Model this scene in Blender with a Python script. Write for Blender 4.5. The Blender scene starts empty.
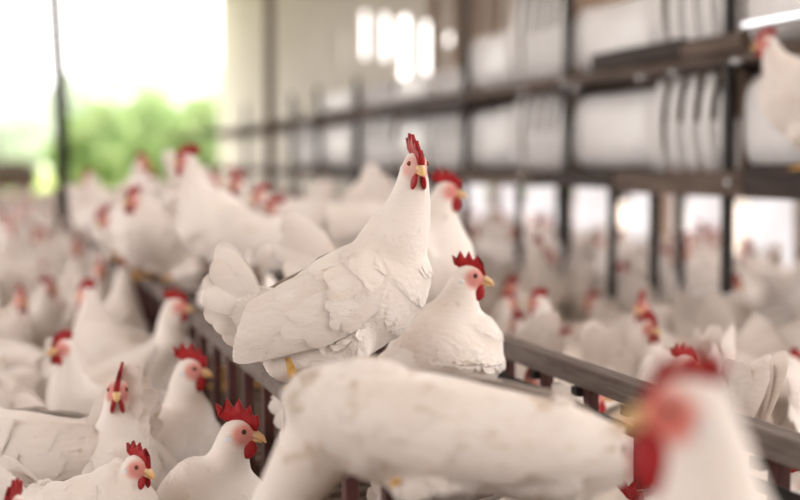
import bpy, bmesh, math, random
import numpy as np
from mathutils import Vector, Matrix

R = math.radians
rng = random.Random(7)
scene = bpy.context.scene
COL = scene.collection

# ------------------------------------------------------------------ camera
CAM_H = 0.65
FPX = 1500.0
YAW, PITCH = math.atan2(400, FPX), math.atan2(85, FPX)
FOCUS = 1.96
cam_d = bpy.data.cameras.new('camera')
cam = bpy.data.objects.new('camera', cam_d)
COL.objects.link(cam)
cam_d.sensor_width = 36.0
cam_d.lens = 36.0 * FPX / 800.0
cam_d.clip_end = 400
cam_d.dof.use_dof = True
cam_d.dof.focus_distance = FOCUS
cam_d.dof.aperture_fstop = cam_d.lens / 30.0
cam.location = (0, 0, CAM_H)
cam.rotation_euler = (math.pi / 2 - PITCH, 0, -YAW)
scene.camera = cam
CF = Vector((math.sin(YAW) * math.cos(PITCH), math.cos(YAW) * math.cos(PITCH), -math.sin(PITCH)))
CR = Vector((math.cos(YAW), -math.sin(YAW), 0))
CU = CR.cross(CF)
CAMP = Vector((0, 0, CAM_H))


def ray(px, py):
    return CF + CR * ((px - 400) / FPX) + CU * ((250 - py) / FPX)


def at_depth(px, py, d):
    return CAMP + ray(px, py) * d


def at_z(px, py, z):
    r = ray(px, py)
    return CAMP + r * ((z - CAM_H) / r.z)


def at_x(px, py, x):
    r = ray(px, py)
    return CAMP + r * (x / r.x)


def project(p):
    v = Vector(p) - CAMP
    d = v.dot(CF)
    return 400 + FPX * v.dot(CR) / d, 250 - FPX * v.dot(CU) / d, d


# ------------------------------------------------------------------ sky and exposure
world = bpy.data.worlds.new('overcast_sky')
scene.world = world
world.use_nodes = True
bg = world.node_tree.nodes['Background']
bg.inputs[0].default_value = (1.0, 0.95, 0.925, 1)
bg.inputs[1].default_value = 3.6
scene.view_settings.view_transform = 'Standard'
scene.view_settings.look = 'None'
scene.view_settings.gamma = 1.0
scene.view_settings.exposure = 0.44
scene.view_settings.use_curve_mapping = False


# ------------------------------------------------------------------ helpers
def tag(o, label=None, cat=None, group=None, kind=None):
    if label:
        o['label'] = label
    if cat:
        o['category'] = cat
    if group:
        o['group'] = group
    if kind:
        o['kind'] = kind
    return o


def empty(name, loc=(0, 0, 0), rz=0.0, parent=None):
    o = bpy.data.objects.new(name, None)
    o.empty_display_size = 0.05
    COL.objects.link(o)
    o.location = loc
    o.rotation_euler = (0, 0, rz)
    o.parent = parent
    return o


def link(name, me, parent=None, loc=(0, 0, 0)):
    o = bpy.data.objects.new(name, me)
    COL.objects.link(o)
    o.parent = parent
    o.location = loc
    return o


def mesh(name, verts, faces, mats, smooth=True, mat_idx=None):
    me = bpy.data.meshes.new(name)
    me.from_pydata([tuple(v) for v in verts], [], faces)
    for m in (mats if isinstance(mats, (list, tuple)) else [mats]):
        me.materials.append(m)
    if smooth:
        me.polygons.foreach_set('use_smooth', [True] * len(me.polygons))
    if mat_idx is not None:
        me.polygons.foreach_set('material_index', mat_idx)
    me.update()
    return me


class MB:
    """collects shapes for one mesh"""

    def __init__(self):
        self.v, self.f = [], []

    def add(self, v, f):
        n = len(self.v)
        self.v += [tuple(p) for p in v]
        self.f += [tuple(i + n for i in q) for q in f]

    def box(self, c, s, rot=None):
        x, y, z = s[0] / 2, s[1] / 2, s[2] / 2
        vs = [Vector((a * x, b * y, d * z)) for d in (-1, 1) for b in (-1, 1) for a in (-1, 1)]
        if rot is not None:
            vs = [rot @ v for v in vs]
        c = Vector(c)
        self.add([v + c for v in vs], [(0, 2, 3, 1), (4, 5, 7, 6), (0, 1, 5, 4), (2, 6, 7, 3), (0, 4, 6, 2), (1, 3, 7, 5)])

    def tube(self, pts, rad, n=10, cap=True, ry=None):
        """loft of (elliptical) rings; rad a number or list; ry second radius list"""
        pts = [Vector(p) for p in pts]
        m = len(pts)
        rad = [rad] * m if not isinstance(rad, (list, tuple)) else list(rad)
        ry = rad if ry is None else ry
        vs, fs = [], []
        up = Vector((0, 0, 1))
        for i, p in enumerate(pts):
            t = (pts[min(i + 1, m - 1)] - pts[max(i - 1, 0)]).normalized()
            u = up if abs(t.dot(up)) < 0.97 else Vector((1, 0, 0))
            s = t.cross(u).normalized()
            if i and s.dot(ps) < 0:
                s = -s
            ps = s
            w = s.cross(t).normalized()
            for k in range(n):
                a = 2 * math.pi * k / n
                vs.append(p + s * (math.cos(a) * rad[i]) + w * (math.sin(a) * ry[i]))
        for i in range(m - 1):
            for k in range(n):
                fs.append((i * n + k, i * n + (k + 1) % n, (i + 1) * n + (k + 1) % n, (i + 1) * n + k))
        if cap:
            fs.append(tuple(range(n))[::-1])
            fs.append(tuple((m - 1) * n + k for k in range(n)))
        self.add(vs, fs)

    def ell(self, c, r, M=None, nu=14, nv=9):
        vs, fs = [], []
        c = Vector(c)
        for j in range(nv + 1):
            ph = math.pi * j / nv
            for i in range(nu):
                th = 2 * math.pi * i / nu
                v = Vector((r[0] * math.cos(ph), r[1] * math.sin(ph) * math.cos(th), r[2] * math.sin(ph) * math.sin(th)))
                vs.append((M @ v if M is not None else v) + c)
        for j in range(nv):
            for i in range(nu):
                fs.append((j * nu + i, j * nu + (i + 1) % nu, (j + 1) * nu + (i + 1) % nu, (j + 1) * nu + i))
        self.add(vs, fs)

    def me(self, name, mats, smooth=True):
        return mesh(name, self.v, self.f, mats, smooth)

    def build(self, name, mats, parent=None, smooth=True, loc=(0, 0, 0), bevel=0):
        o = link(name, self.me(name, mats, smooth), parent, loc)
        if bevel:
            b = o.modifiers.new('edge', 'BEVEL')
            b.width = bevel
            b.segments = 2
            b.limit_method = 'ANGLE'
        return o


def boxo(name, c, s, mat, parent=None, bevel=0.0, rot=None):
    """box whose object origin is its own centre (relative to the parent)"""
    m = MB()
    m.box((0, 0, 0), s, rot)
    return m.build(name, mat, parent, smooth=False, loc=c, bevel=bevel)


# ------------------------------------------------------------------ materials
def material(name, rough=0.7, spec=0.3):
    m = bpy.data.materials.new(name)
    m.use_nodes = True
    nt = m.node_tree
    b = nt.nodes['Principled BSDF']
    b.inputs['Roughness'].default_value = rough
    b.inputs['Specular IOR Level'].default_value = spec
    return m, nt, b


def N(nt, kind, **kw):
    n = nt.nodes.new(kind)
    for k, v in kw.items():
        if k in n.inputs:
            n.inputs[k].default_value = v
        else:
            setattr(n, k, v)
    return n


def mixc(nt, fac, a, b):
    n = nt.nodes.new('ShaderNodeMix')
    n.data_type = 'RGBA'
    for s, v in ((n.inputs[0], fac), (n.inputs[6], a), (n.inputs[7], b)):
        if hasattr(v, 'links'):
            nt.links.new(v, s)
        elif isinstance(v, (int, float)):
            s.default_value = v
        else:
            s.default_value = (*v, 1)
    return n.outputs[2]


def noise_mat(name, c1, c2, scale=8.0, rough=0.7, spec=0.3, bump=0.0, stretch=(1, 1, 1), detail=4, lo=0.35, hi=0.65, metal=0.0, trans=0.0):
    m, nt, b = material(name, rough, spec)
    tc = N(nt, 'ShaderNodeTexCoord')
    mp = N(nt, 'ShaderNodeMapping')
    mp.inputs['Scale'].default_value = stretch
    nt.links.new(tc.outputs['Object'], mp.inputs['Vector'])
    nz = N(nt, 'ShaderNodeTexNoise', Scale=scale, Detail=detail)
    nt.links.new(mp.outputs[0], nz.inputs['Vector'])
    mr = N(nt, 'ShaderNodeMapRange')
    mr.inputs[1].default_value, mr.inputs[2].default_value = lo, hi
    nt.links.new(nz.outputs[0], mr.inputs[0])
    col = mixc(nt, mr.outputs[0], c1, c2)
    nt.links.new(col, b.inputs['Base Color'])
    b.inputs['Metallic'].default_value = metal
    if bump:
        bp = N(nt, 'ShaderNodeBump', Strength=bump, Distance=0.01)
        nt.links.new(nz.outputs[0], bp.inputs['Height'])
        nt.links.new(bp.outputs[0], b.inputs['Normal'])
    if trans:
        t = N(nt, 'ShaderNodeBsdfTranslucent')
        nt.links.new(col, t.inputs[0])
        mx = N(nt, 'ShaderNodeMixShader')
        mx.inputs[0].default_value = trans
        nt.links.new(b.outputs[0], mx.inputs[1])
        nt.links.new(t.outputs[0], mx.inputs[2])
        nt.links.new(mx.outputs[0], nt.nodes['Material Output'].inputs[0])
    return m


def feather_mat(name, base, dirt, skin=True, trans=0.0, stain=0.67):
    """white plumage: faint warm soiling, a fine barbed grain; bare pink skin where the attribute says"""
    m, nt, b = material(name, 0.82, 0.15)
    tc = N(nt, 'ShaderNodeTexCoord')
    oi = N(nt, 'ShaderNodeObjectInfo')
    off = N(nt, 'ShaderNodeVectorMath', operation='ADD')
    nt.links.new(tc.outputs['Object'], off.inputs[0])
    nt.links.new(oi.outputs['Random'], off.inputs[1])
    n1 = N(nt, 'ShaderNodeTexNoise', Scale=9.0, Detail=5.0)
    nt.links.new(off.outputs[0], n1.inputs['Vector'])
    mr = N(nt, 'ShaderNodeMapRange')
    mr.inputs[1].default_value, mr.inputs[2].default_value = 0.45, 0.8
    nt.links.new(n1.outputs[0], mr.inputs[0])
    col = mixc(nt, mr.outputs[0], base, dirt)
    n3 = N(nt, 'ShaderNodeTexNoise', Scale=30.0, Detail=2.0)
    nt.links.new(off.outputs[0], n3.inputs['Vector'])
    m3 = N(nt, 'ShaderNodeMapRange')
    m3.inputs[1].default_value, m3.inputs[2].default_value = stain, stain + 0.11
    m3.inputs[4].default_value = 0.55
    nt.links.new(n3.outputs[0], m3.inputs[0])
    col = mixc(nt, m3.outputs[0], col, (0.50, 0.36, 0.22))
    if skin:
        at = N(nt, 'ShaderNodeAttribute', attribute_name='skin')
        col = mixc(nt, at.outputs['Fac'], col, (0.68, 0.19, 0.155))
    nt.links.new(col, b.inputs['Base Color'])
    n2 = N(nt, 'ShaderNodeTexNoise', Scale=160.0, Detail=3.0)
    mp = N(nt, 'ShaderNodeMapping')
    mp.inputs['Scale'].default_value = (0.35, 1, 1)
    nt.links.new(tc.outputs['Object'], mp.inputs[0])
    nt.links.new(mp.outputs[0], n2.inputs['Vector'])
    bp = N(nt, 'ShaderNodeBump', Strength=0.35, Distance=0.003)
    nt.links.new(n2.outputs[0], bp.inputs['Height'])
    nt.links.new(bp.outputs[0], b.inputs['Normal'])
    b.inputs['Sheen Weight'].default_value = 0.15
    if trans:
        t = N(nt, 'ShaderNodeBsdfTranslucent')
        nt.links.new(col, t.inputs[0])
        mx = N(nt, 'ShaderNodeMixShader')
        mx.inputs[0].default_value = trans
        nt.links.new(b.outputs[0], mx.inputs[1])
        nt.links.new(t.outputs[0], mx.inputs[2])
        nt.links.new(mx.outputs[0], nt.nodes['Material Output'].inputs[0])
    return m


def plain(name, c, rough=0.5, spec=0.4, metal=0.0):
    m, nt, b = material(name, rough, spec)
    b.inputs['Base Color'].default_value = (*c, 1)
    b.inputs['Metallic'].default_value = metal
    return m


WHITE, SOIL = (0.86, 0.795, 0.75), (0.77, 0.67, 0.595)
M_FEATHER = feather_mat('white_plumage', WHITE, SOIL)
M_BLADE = feather_mat('white_flight_feather', WHITE, SOIL, skin=False, trans=0.06)
M_COMB = noise_mat('red_comb', (0.30, 0.006, 0.010), (0.40, 0.016, 0.018), 120, 0.5, 0.3, 0.3)
M_BEAK = noise_mat('horn_beak', (0.83, 0.52, 0.20), (0.75, 0.52, 0.30), 60, 0.4, 0.4)
M_IRIS = plain('amber_iris', (0.20, 0.045, 0.012), 0.15, 0.6)
M_PUPIL = plain('black_pupil', (0.01, 0.006, 0.005), 0.08, 0.8)
M_LOBE = noise_mat('pale_earlobe', (0.78, 0.80, 0.84), (0.72, 0.70, 0.70), 90, 0.6, 0.3)
M_LEG = noise_mat('yellow_leg_scales', (0.72, 0.42, 0.10), (0.62, 0.34, 0.10), 140, 0.5, 0.4, 0.4)
M_MAROON = noise_mat('maroon_painted_metal', (0.050, 0.014, 0.013), (0.085, 0.026, 0.022), 22, 0.55, 0.35, 0.2)
M_RAIL = noise_mat('worn_grey_brown_wood', (0.13, 0.10, 0.088), (0.20, 0.165, 0.145), 14, 0.75, 0.25, 0.5, stretch=(6, 0.6, 6))
M_BLACK = noise_mat('black_iron', (0.014, 0.012, 0.011), (0.03, 0.024, 0.02), 20, 0.6, 0.3)
M_SLAT = noise_mat('soiled_slat_wood', (0.10, 0.07, 0.052), (0.17, 0.12, 0.09), 18, 0.85, 0.2, 0.5, stretch=(1, 5, 5))
M_BEAM = noise_mat('dark_brown_beam', (0.085, 0.060, 0.047), (0.17, 0.125, 0.10), 10, 0.8, 0.25, 0.4, stretch=(5, 0.5, 5))
M_BEAM2 = noise_mat('near_black_beam', (0.022, 0.013, 0.011), (0.05, 0.032, 0.026), 10, 0.7, 0.25, 0.4, stretch=(5, 0.5, 5))
M_PLASTIC = noise_mat('white_plastic', (0.84, 0.82, 0.81), (0.74, 0.715, 0.70), 6, 0.45, 0.4)
M_NESTIN = plain('brown_nest_interior', (0.30, 0.215, 0.165), 0.9, 0.1)
M_STEEL = plain('bright_steel', (0.75, 0.78, 0.82), 0.22, 0.6, 1.0)
M_WALL = noise_mat('cream_wall_sheet', (0.58, 0.535, 0.475), (0.66, 0.615, 0.56), 1.5, 0.75, 0.25)
M_STUD = noise_mat('brown_wall_stud', (0.42, 0.31, 0.24), (0.32, 0.235, 0.18), 5, 0.8, 0.2, 0.3, stretch=(4, 4, 0.5))
M_CURT = noise_mat('white_curtain_sheet', (0.86, 0.87, 0.90), (0.80, 0.80, 0.82), 3, 0.6, 0.2, trans=0.55)
M_LITTER = noise_mat('brown_litter', (0.12, 0.08, 0.05), (0.26, 0.19, 0.13), 30, 0.95, 0.1, 0.8)
M_ROOF = noise_mat('pale_roof_sheet', (0.62, 0.57, 0.50), (0.70, 0.66, 0.60), 2, 0.7, 0.2)
M_GRASS = noise_mat('yellow_green_grass', (0.30, 0.44, 0.10), (0.46, 0.54, 0.20), 1.2, 0.9, 0.1, 0.5)  # yellow-green is the grass's own colour
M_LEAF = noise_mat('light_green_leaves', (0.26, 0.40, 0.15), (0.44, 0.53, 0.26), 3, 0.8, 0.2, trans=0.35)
M_LEAF2 = noise_mat('haze_paled_leaves', (0.50, 0.56, 0.47), (0.60, 0.65, 0.56), 2, 0.8, 0.2, trans=0.3)  # distance haze and overexposure put into the leaf colour as paleness
M_BARK = noise_mat('grey_bark', (0.20, 0.15, 0.11), (0.30, 0.24, 0.19), 8, 0.9, 0.1, 0.5, stretch=(3, 3, 0.5))
M_EARTH = noise_mat('pale_bounce_earth', (0.42, 0.35, 0.29), (0.52, 0.45, 0.39), 2, 0.95, 0.1, 0.3)  # pale earth in place of grass, so the bounce light is not green
M_STRAW = noise_mat('weathered_straw', (0.030, 0.020, 0.016), (0.045, 0.032, 0.026), 14, 0.95, 0.1, 0.6)

# ------------------------------------------------------------------ barn shell
BARN_END, WALL_X, LEFT_X, BACK_Y, ROOF_Z = 24.0, 3.4, -4.5, -5.0, 3.8
fl = MB()
fl.box((0, 0, 0), (WALL_X - LEFT_X + 0.4, BARN_END - BACK_Y, 0.1))
tag(fl.build('floor', M_LITTER, smooth=False, loc=((WALL_X + LEFT_X) / 2, (BARN_END + BACK_Y) / 2, -0.05)),
    'brown litter floor of the barn under the flock', 'floor', kind='structure')
lawn = MB()
lawn.box((0, 0, 0), (240, 200, 0.1))
tag(lawn.build('lawn', M_GRASS, smooth=False, loc=(0, BARN_END + 100.0, -0.06)), 'yellow-green grass field outside the open barn end', 'grass', kind='structure')
lawn2 = MB()
lawn2.box((0, 0, 0), (60, 70, 0.1))
tag(lawn2.build('ground', M_EARTH, smooth=False, loc=(WALL_X + 30.6, 5, -0.06)), 'pale earth outside the right barn wall, put in place of grass for its bounce light', 'ground', kind='structure')
lawn3 = MB()
lawn3.box((0, 0, 0), (60, 70, 0.1))
tag(lawn3.build('ground', M_EARTH, smooth=False, loc=(LEFT_X - 30.4, 5, -0.06)), 'unseen pale earth outside the open left side, put in place of grass for its bounce light', 'ground', kind='structure')
ceil = empty('ceiling', (0, 0, 0))  # unseen roof, put in so the inside is darker than outdoors
tag(ceil, 'unseen pale sheet roof put in to shade the inside of the barn', 'roof', kind='structure')
for k in range(6):
    y0 = BACK_Y + k * (BARN_END - BACK_Y) / 6
    boxo('roof_sheet', ((WALL_X + LEFT_X) / 2, y0 + (BARN_END - BACK_Y) / 12, ROOF_Z + 0.03), (WALL_X - LEFT_X + 0.8, (BARN_END - BACK_Y) / 6 - 0.02, 0.04), M_ROOF, ceil)

wl = empty('shade_wall_left', (LEFT_X, 0, 0))  # added out of view to cut low side light on the hens
tag(wl, 'unseen cream wall sheets added to cut the light from the open left side', 'wall', kind='structure')
for k in range(6):
    yy = BACK_Y + (k + .5) * (BARN_END - BACK_Y) / 6
    boxo('sheet', (0, yy, 0.5), (0.05, (BARN_END - BACK_Y) / 6 - 0.01, 1.0), M_WALL, wl)
    boxo('sheet', (0, yy, 3.25), (0.05, (BARN_END - BACK_Y) / 6 - 0.01, 1.1), M_WALL, wl)
wb = boxo('shade_wall_back', ((WALL_X + LEFT_X) / 2, BACK_Y - .03, ROOF_Z / 2), (WALL_X - LEFT_X + .1, 0.05, ROOF_Z), M_WALL)  # added out of view to stop light coming from behind the camera
tag(wb, 'unseen cream end wall added behind the camera to block light', 'wall', kind='structure')
wall = empty('wall_right', (WALL_X, 0, 0))
tag(wall, 'cream sheet wall with brown studs and a row of openings behind the nest rack', 'wall', kind='structure')
# upper wall: solid sheets far back, a band of openings in the middle, studs nearer
holes = []
for px, pt, pb, w in ((343, 30, 66, .10), (363, 12, 58, .25), (383, 14, 60, .25), (402.5, 16, 82, .32), (424, 22, 76, .28), (448, 33, 44, .24)):
    q0, q1 = at_x(px, pt, WALL_X), at_x(px, pb, WALL_X)
    holes.append((q0.y - w / 2, q0.y + w / 2, q1.z, q0.z))


def sheet(y0, y1, z0, z1):
    boxo('sheet', (0.02, (y0 + y1) / 2, (z0 + z1) / 2), (0.03, y1 - y0, z1 - z0), M_WALL, wall)


holes.sort()
# near wall left open above, out of view, to let skylight onto the hens
sheet(BACK_Y, 8.0, 0.98, 1.75)
y = 8.0
for a, b, z0, z1 in holes:
    sheet(y, a, 0.98, ROOF_Z)
    sheet(a, b, 0.98, z0)
    sheet(a, b, z1, ROOF_Z)
    y = b
sheet(y, BARN_END, 0.98, ROOF_Z)
sheet(14.2, BARN_END, 0.0, 0.98)
for px in (437, 460, 478, 497, 520, 545, 575, 610, 650, 700, 750):
    p = at_x(px, 50, WALL_X)
    boxo('stud', (-0.03, p.y, (0.98 + ROOF_Z) / 2), (0.05, 0.13 if p.y > 8 else 0.09, ROOF_Z - 0.98), M_STUD, wall)
# lower wall: white curtain sheets with slits of daylight between them
y = 2.0
while y < 14.0:
    w = rng.uniform(0.45, 0.75)
    boxo('curtain_sheet', (0.02, y + w / 2, 0.485), (0.012, w, 0.96), M_CURT, wall)
    y += w + rng.uniform(0.07, 0.2)
for yy in (3.0, 4.4, 5.8, 7.2, 8.6, 10.0, 11.4, 12.8):
    boxo('post', (-0.05, yy, 0.49), (0.06, 0.06, 0.98), M_STUD, wall)

# barn columns standing free in the flock
pc = at_z(66, 264, 0.0)
m = MB()
m.tube([(0, 0, 0), (0, 0, 0.03)], 0.07, 14)
m.tube([(0, 0, 0), (-0.02, 0, 1.0), (-0.065, 0, 2.0), (-0.10, 0, ROOF_Z)], 0.046, 12)
tag(m.build('barn_post', M_BLACK, loc=pc), 'thin black post rising from the flock before the bright open end', 'post')
p2 = at_x(270, 100, 1.80)
o = empty('barn_post', (p2.x, p2.y, 0))
tag(o, 'brown wooden barn column left of the bright wall openings', 'post')
boxo('column', (0, 0, ROOF_Z / 2), (0.06, 0.06, ROOF_Z), M_BEAM, o, bevel=0.006)
boxo('base_plate', (0, 0, 0.01), (0.12, 0.12, 0.02), M_BLACK, o)

# ------------------------------------------------------------------ nest rack
RX, RD = 1.87, 0.42            # front plane of the rack and its depth


def ry(px, x=RX):
    return at_x(px, 165, x).y


rack = empty('nest_rack', (RX, 4.0, 0))
tag(rack, 'long two-tier rack of brown beams on black posts holding white nest boxes', 'rack')
RY0, RY1 = 2.6, 15.5
Z_LOW, Z_UP = 0.63, 0.955      # top of the lower and the upper deck


def rk(y):
    return y - 4.0


for px in (728, 567, 465, 357, 318, 292, 246):
    y = ry(px)
    for xx in (0, RD):
        h = 1.40 if px > 400 else 1.12
        boxo('post', (xx, rk(y), h / 2), (0.024, 0.03, h), M_BLACK, rack)
for px in (655, 613, 520, 430):
    y = ry(px)
    boxo('support', (0, rk(y), 0.29), (0.022, 0.026, 0.58), M_BLACK, rack)
for xx in (-0.015, RD + 0.015):
    boxo('lower_beam', (xx, rk((RY0 + RY1) / 2), 0.60), (0.03, RY1 - RY0, 0.045), M_BEAM, rack, 0.003)
    boxo('upper_beam', (xx, rk((RY0 + RY1) / 2), 0.93), (0.03, RY1 - RY0, 0.03), M_BEAM, rack, 0.003)
yy = RY0 + 0.05
while yy < RY1:
    boxo('deck_slat', (RD / 2, rk(yy), 0.62), (RD, 0.045, 0.02), M_BEAM, rack)
    boxo('deck_slat', (RD / 2, rk(yy), 0.945), (RD, 0.045, 0.02), M_BEAM, rack)
    yy += 0.075 if yy < 7 else 0.16
# dark boards and a steel rail fixed along the front edges
for a, b, z, h, x, mt, nm in ((594, 682, 0.972, 0.050, -0.05, M_BEAM2, 'edge_board'), (683, 744, 0.965, 0.045, -0.05, M_BEAM, 'edge_board'),
                              (745, 815, 1.000, 0.016, -0.05, M_STEEL, 'steel_rail'), (415, 470, 0.90, 0.04, -0.05, M_BEAM2, 'edge_board'),
                              (380, 416, 0.90, 0.05, -0.05, M_BEAM2, 'edge_board'),
                              (748, 815, 0.610, 0.085, -0.06, M_BEAM2, 'edge_board'), (618, 747, 0.60, 0.065, -0.05, M_BEAM, 'edge_board'),
                              (540, 616, 0.605, 0.05, -0.05, M_BEAM2, 'edge_board'), (462, 538, 0.60, 0.05, -0.05, M_BEAM, 'edge_board'),
                              (330, 460, 0.60, 0.06, -0.05, M_BEAM2, 'edge_board')):
    y1, y0 = ry(a, RX + x), ry(b, RX + x)
    boxo(nm, (x, rk((y0 + y1) / 2), z), (0.03, y1 - y0, h), mt, rack, 0.003)
# shiny drinker nipples along the front
for px, py in ((563, 84), (575, 89), (673, 73), (735, 61), (729, 183), (523, 91), (521, 178), (640, 78)):
    p = at_x(px, py, RX - 0.075)
    m = MB()
    m.ell((0, 0, 0), (0.011, 0.011, 0.011))
    m.tube([(0, 0, 0), (0.02, 0, 0.004)], 0.004, 8)
    m.build('drinker_nipple', M_STEEL, rack, loc=(p.x - RX, p.y - 4.0, p.z))


def nest_drum(px0, px1, zc, r, where):
    y1, y0 = ry(px0 - 6), ry(px1 - 12)
    L = y1 - y0
    o = empty('nest_drum', (RX + 0.03 + r, y0, zc - r))
    tag(o, f'smooth white rounded plastic nest drum {where}', 'nest box', 'white nest boxes on the rack')
    n, prof = 28, [(0.0, 0.86), (0.015, 1.0), (0.04, 1.0), (0.05, 0.965), (L / 2, 0.965), (L - 0.05, 0.965), (L - 0.04, 1.0), (L - 0.015, 1.0), (L, 0.86)]
    vs, fs = [], []
    for yv, k in prof:
        for i in range(n):
            a = 2 * math.pi * i / n
            c, s = math.cos(a), math.sin(a)
            q = 1 / (abs(c) ** 4 + abs(s) ** 4) ** 0.25      # rounded square section
            vs.append((c * q * r * k, yv, r + s * q * r * k))
    for j in range(len(prof) - 1):
        for i in range(n):
            fs.append((j * n + i, (j + 1) * n + i, (j + 1) * n + (i + 1) % n, j * n + (i + 1) % n))
    link('shell', mesh('shell', vs, fs, M_PLASTIC), o)
    for yv in (0.004, L - 0.004):
        m = MB()
        m.tube([(0, yv - 0.004, r), (0, yv + 0.004, r)], r * 0.86, 24)
        m.build('end_cap', M_PLASTIC, o, smooth=False)


def slat_box(px0, px1, z0, h, where, n=5):
    y1, y0 = ry(px0 - 11), ry(px1 - 3)
    L = y1 - y0
    o = empty('slatted_nest_box', (RX + 0.035, y0, z0))
    tag(o, f'white slatted nest box {where}', 'nest box', 'white nest boxes on the rack')
    m = MB()
    for c, s in (((0.17, L / 2, 0.006), (0.30, L, 0.012)), ((0.17, L / 2, h - 0.006), (0.30, L, 0.012)),
                 ((0.316, L / 2, h / 2), (0.012, L, h)), ((0.17, 0.006, h / 2), (0.30, 0.012, h)), ((0.17, L - 0.006, h / 2), (0.30, 0.012, h))):
        m.box(c, s)
    m.build('body', M_NESTIN, o, smooth=False)
    boxo('lower_panel', (0.045, L / 2, h * 0.27), (0.012, L * 0.96, h * 0.52), M_PLASTIC, o)
    w = L / n
    for i in range(n):
        yc = (i + 0.5) * w
        m = MB()
        pts, ra, rb = [], [], []
        for k in range(7):
            t = k / 6
            pts.append((0.012 - 0.02 * math.sin(math.pi * t), 0, 0.004 + t * (h - 0.008)))
            ra.append(w * 0.27 * (1 if 0 < k < 6 else 0.8))
            rb.append(0.009)
        m.tube(pts, ra, 10, True, rb)
        m.build('slat', M_PLASTIC, o, loc=(0, yc, 0))


low = [(737, 812, 'd', 'on the lower tier behind the perched hen'), (652, 726, 's', 'on the lower tier under the brown board'),
       (570, 650, 'd', 'on the lower tier between two black posts'), (516, 563, 's', 'on the lower tier left of the smooth drum'),
       (468, 513, 'd', 'on the lower tier above the right-facing hen'), (432, 462, 's', 'on the lower tier right of the perched comb'),
       (396, 428, 'd', 'on the lower tier behind the tall hen head'), (360, 390, 's', 'on the lower tier left of the tall hen head'),
       (322, 355, 'd', 'on the far lower tier beside the brown column'), (294, 316, 's', 'on the farthest lower tier, just right of the column')]
for a, b, k, w in low:
    if k == 'd':
        nest_drum(a, b, Z_LOW + 0.133, 0.130, w)
    else:
        slat_box(a, b, Z_LOW, 0.275, w)
up = [(737, 812, 'd', 'on the upper tier at the right edge'), (652, 726, 's', 'on the upper tier, cut by the frame'),
      (570, 650, 'd', 'on the upper tier above the dark edge board'), (514, 563, 's', 'on the upper tier left of the tall post'),
      (468, 511, 'd', 'on the upper tier below the wall studs'), (432, 462, 's', 'on the upper tier right of the bright openings'),
      (396, 428, 'd', 'on the upper tier under the bright openings'), (360, 390, 's', 'on the upper tier under the leftmost openings'),
      (322, 355, 'd', 'on the far upper tier beside the column')]
for a, b, k, w in up:
    if k == 'd':
        r_ = 0.115 if a > 465 else 0.06
        nest_drum(a, b, Z_UP + r_ + .003, r_, w)
    else:
        slat_box(a, b, Z_UP, 0.36 if a > 500 else 0.12, w)

# ------------------------------------------------------------------ perch frame the hens sit on
RAIL_Z = 0.35
NX = at_z(291, 378, RAIL_Z).x          # near rail
FX = at_z(640, 383, RAIL_Z).x          # far rail
FY0, FY1 = 0.55, 9.0
frame = empty('perch_frame', (NX, 2.0, 0))
tag(frame, 'long low maroon barred perch frame with worn wooden top rails', 'perch')
for x, sgn in ((NX, -1), (FX, 1)):
    boxo('top_rail', (x - NX, (FY0 + FY1) / 2 - 2.0, RAIL_Z - 0.016), (0.034, FY1 - FY0, 0.032), M_RAIL, frame, 0.003)
    if sgn > 0:
        m = MB()
        m.tube([(x - NX - 0.012, FY0 - 2.0, RAIL_Z - 0.066), (x - NX - 0.012, FY1 - 2.0, RAIL_Z - 0.066)], 0.0075, 10)
        m.build('lower_rod', M_BLACK, frame)
    yb = FY0 + 0.03
    while yb < FY1:
        boxo('bar', (x - NX, yb - 2.0, (RAIL_Z - 0.032) / 2), (0.016, 0.026, RAIL_Z - 0.032), M_MAROON, frame, 0.002)
        if sgn > 0:
            boxo('bracket', (x - NX - 0.012, yb + 0.022 - 2.0, RAIL_Z - 0.040), (0.014, 0.022, 0.014), M_BLACK, frame)
        yb += 0.187
yb = FY0 + 0.1
DECK_Z = 0.16
while yb < FY1:
    boxo('deck_slat', ((FX - NX) / 2, yb - 2.0, DECK_Z - 0.01), (FX - NX - 0.02, 0.04, 0.02), M_SLAT, frame, 0.002)
    yb += 0.07 if yb < 4.5 else 0.14


# ------------------------------------------------------------------ hens
BODY = [(-.160, .040, .014, .016), (-.135, .032, .034, .034), (-.100, .018, .056, .054), (-.055, .004, .074, .071), (0, 0, .083, .080),
        (.050, .002, .080, .078), (.092, .010, .063, .066), (.122, .022, .040, .046), (.136, .030, .016, .02)]


def interp(tab, x, i):
    xs = [r[0] for r in tab]
    return float(np.interp(x, xs, [r[i] for r in tab]))


def remesh(mb, voxel, smooth_it, name, ratio=None):
    me = mb.me(name, [], True)
    o = bpy.data.objects.new('tmp', me)
    COL.objects.link(o)
    r = o.modifiers.new('r', 'REMESH')
    r.mode = 'VOXEL'
    r.voxel_size = voxel
    r.use_smooth_shade = True
    if smooth_it:
        s = o.modifiers.new('s', 'SMOOTH')
        s.factor = 0.5
        s.iterations = smooth_it
    if ratio:
        d = o.modifiers.new('d', 'DECIMATE')
        d.ratio = ratio
    dg = bpy.context.evaluated_depsgraph_get()
    out = bpy.data.meshes.new_from_object(o.evaluated_get(dg))
    out.name = name
    bpy.data.objects.remove(o)
    bpy.data.meshes.remove(me)
    out.materials.clear()
    out.materials.append(M_FEATHER)
    return out


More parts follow.
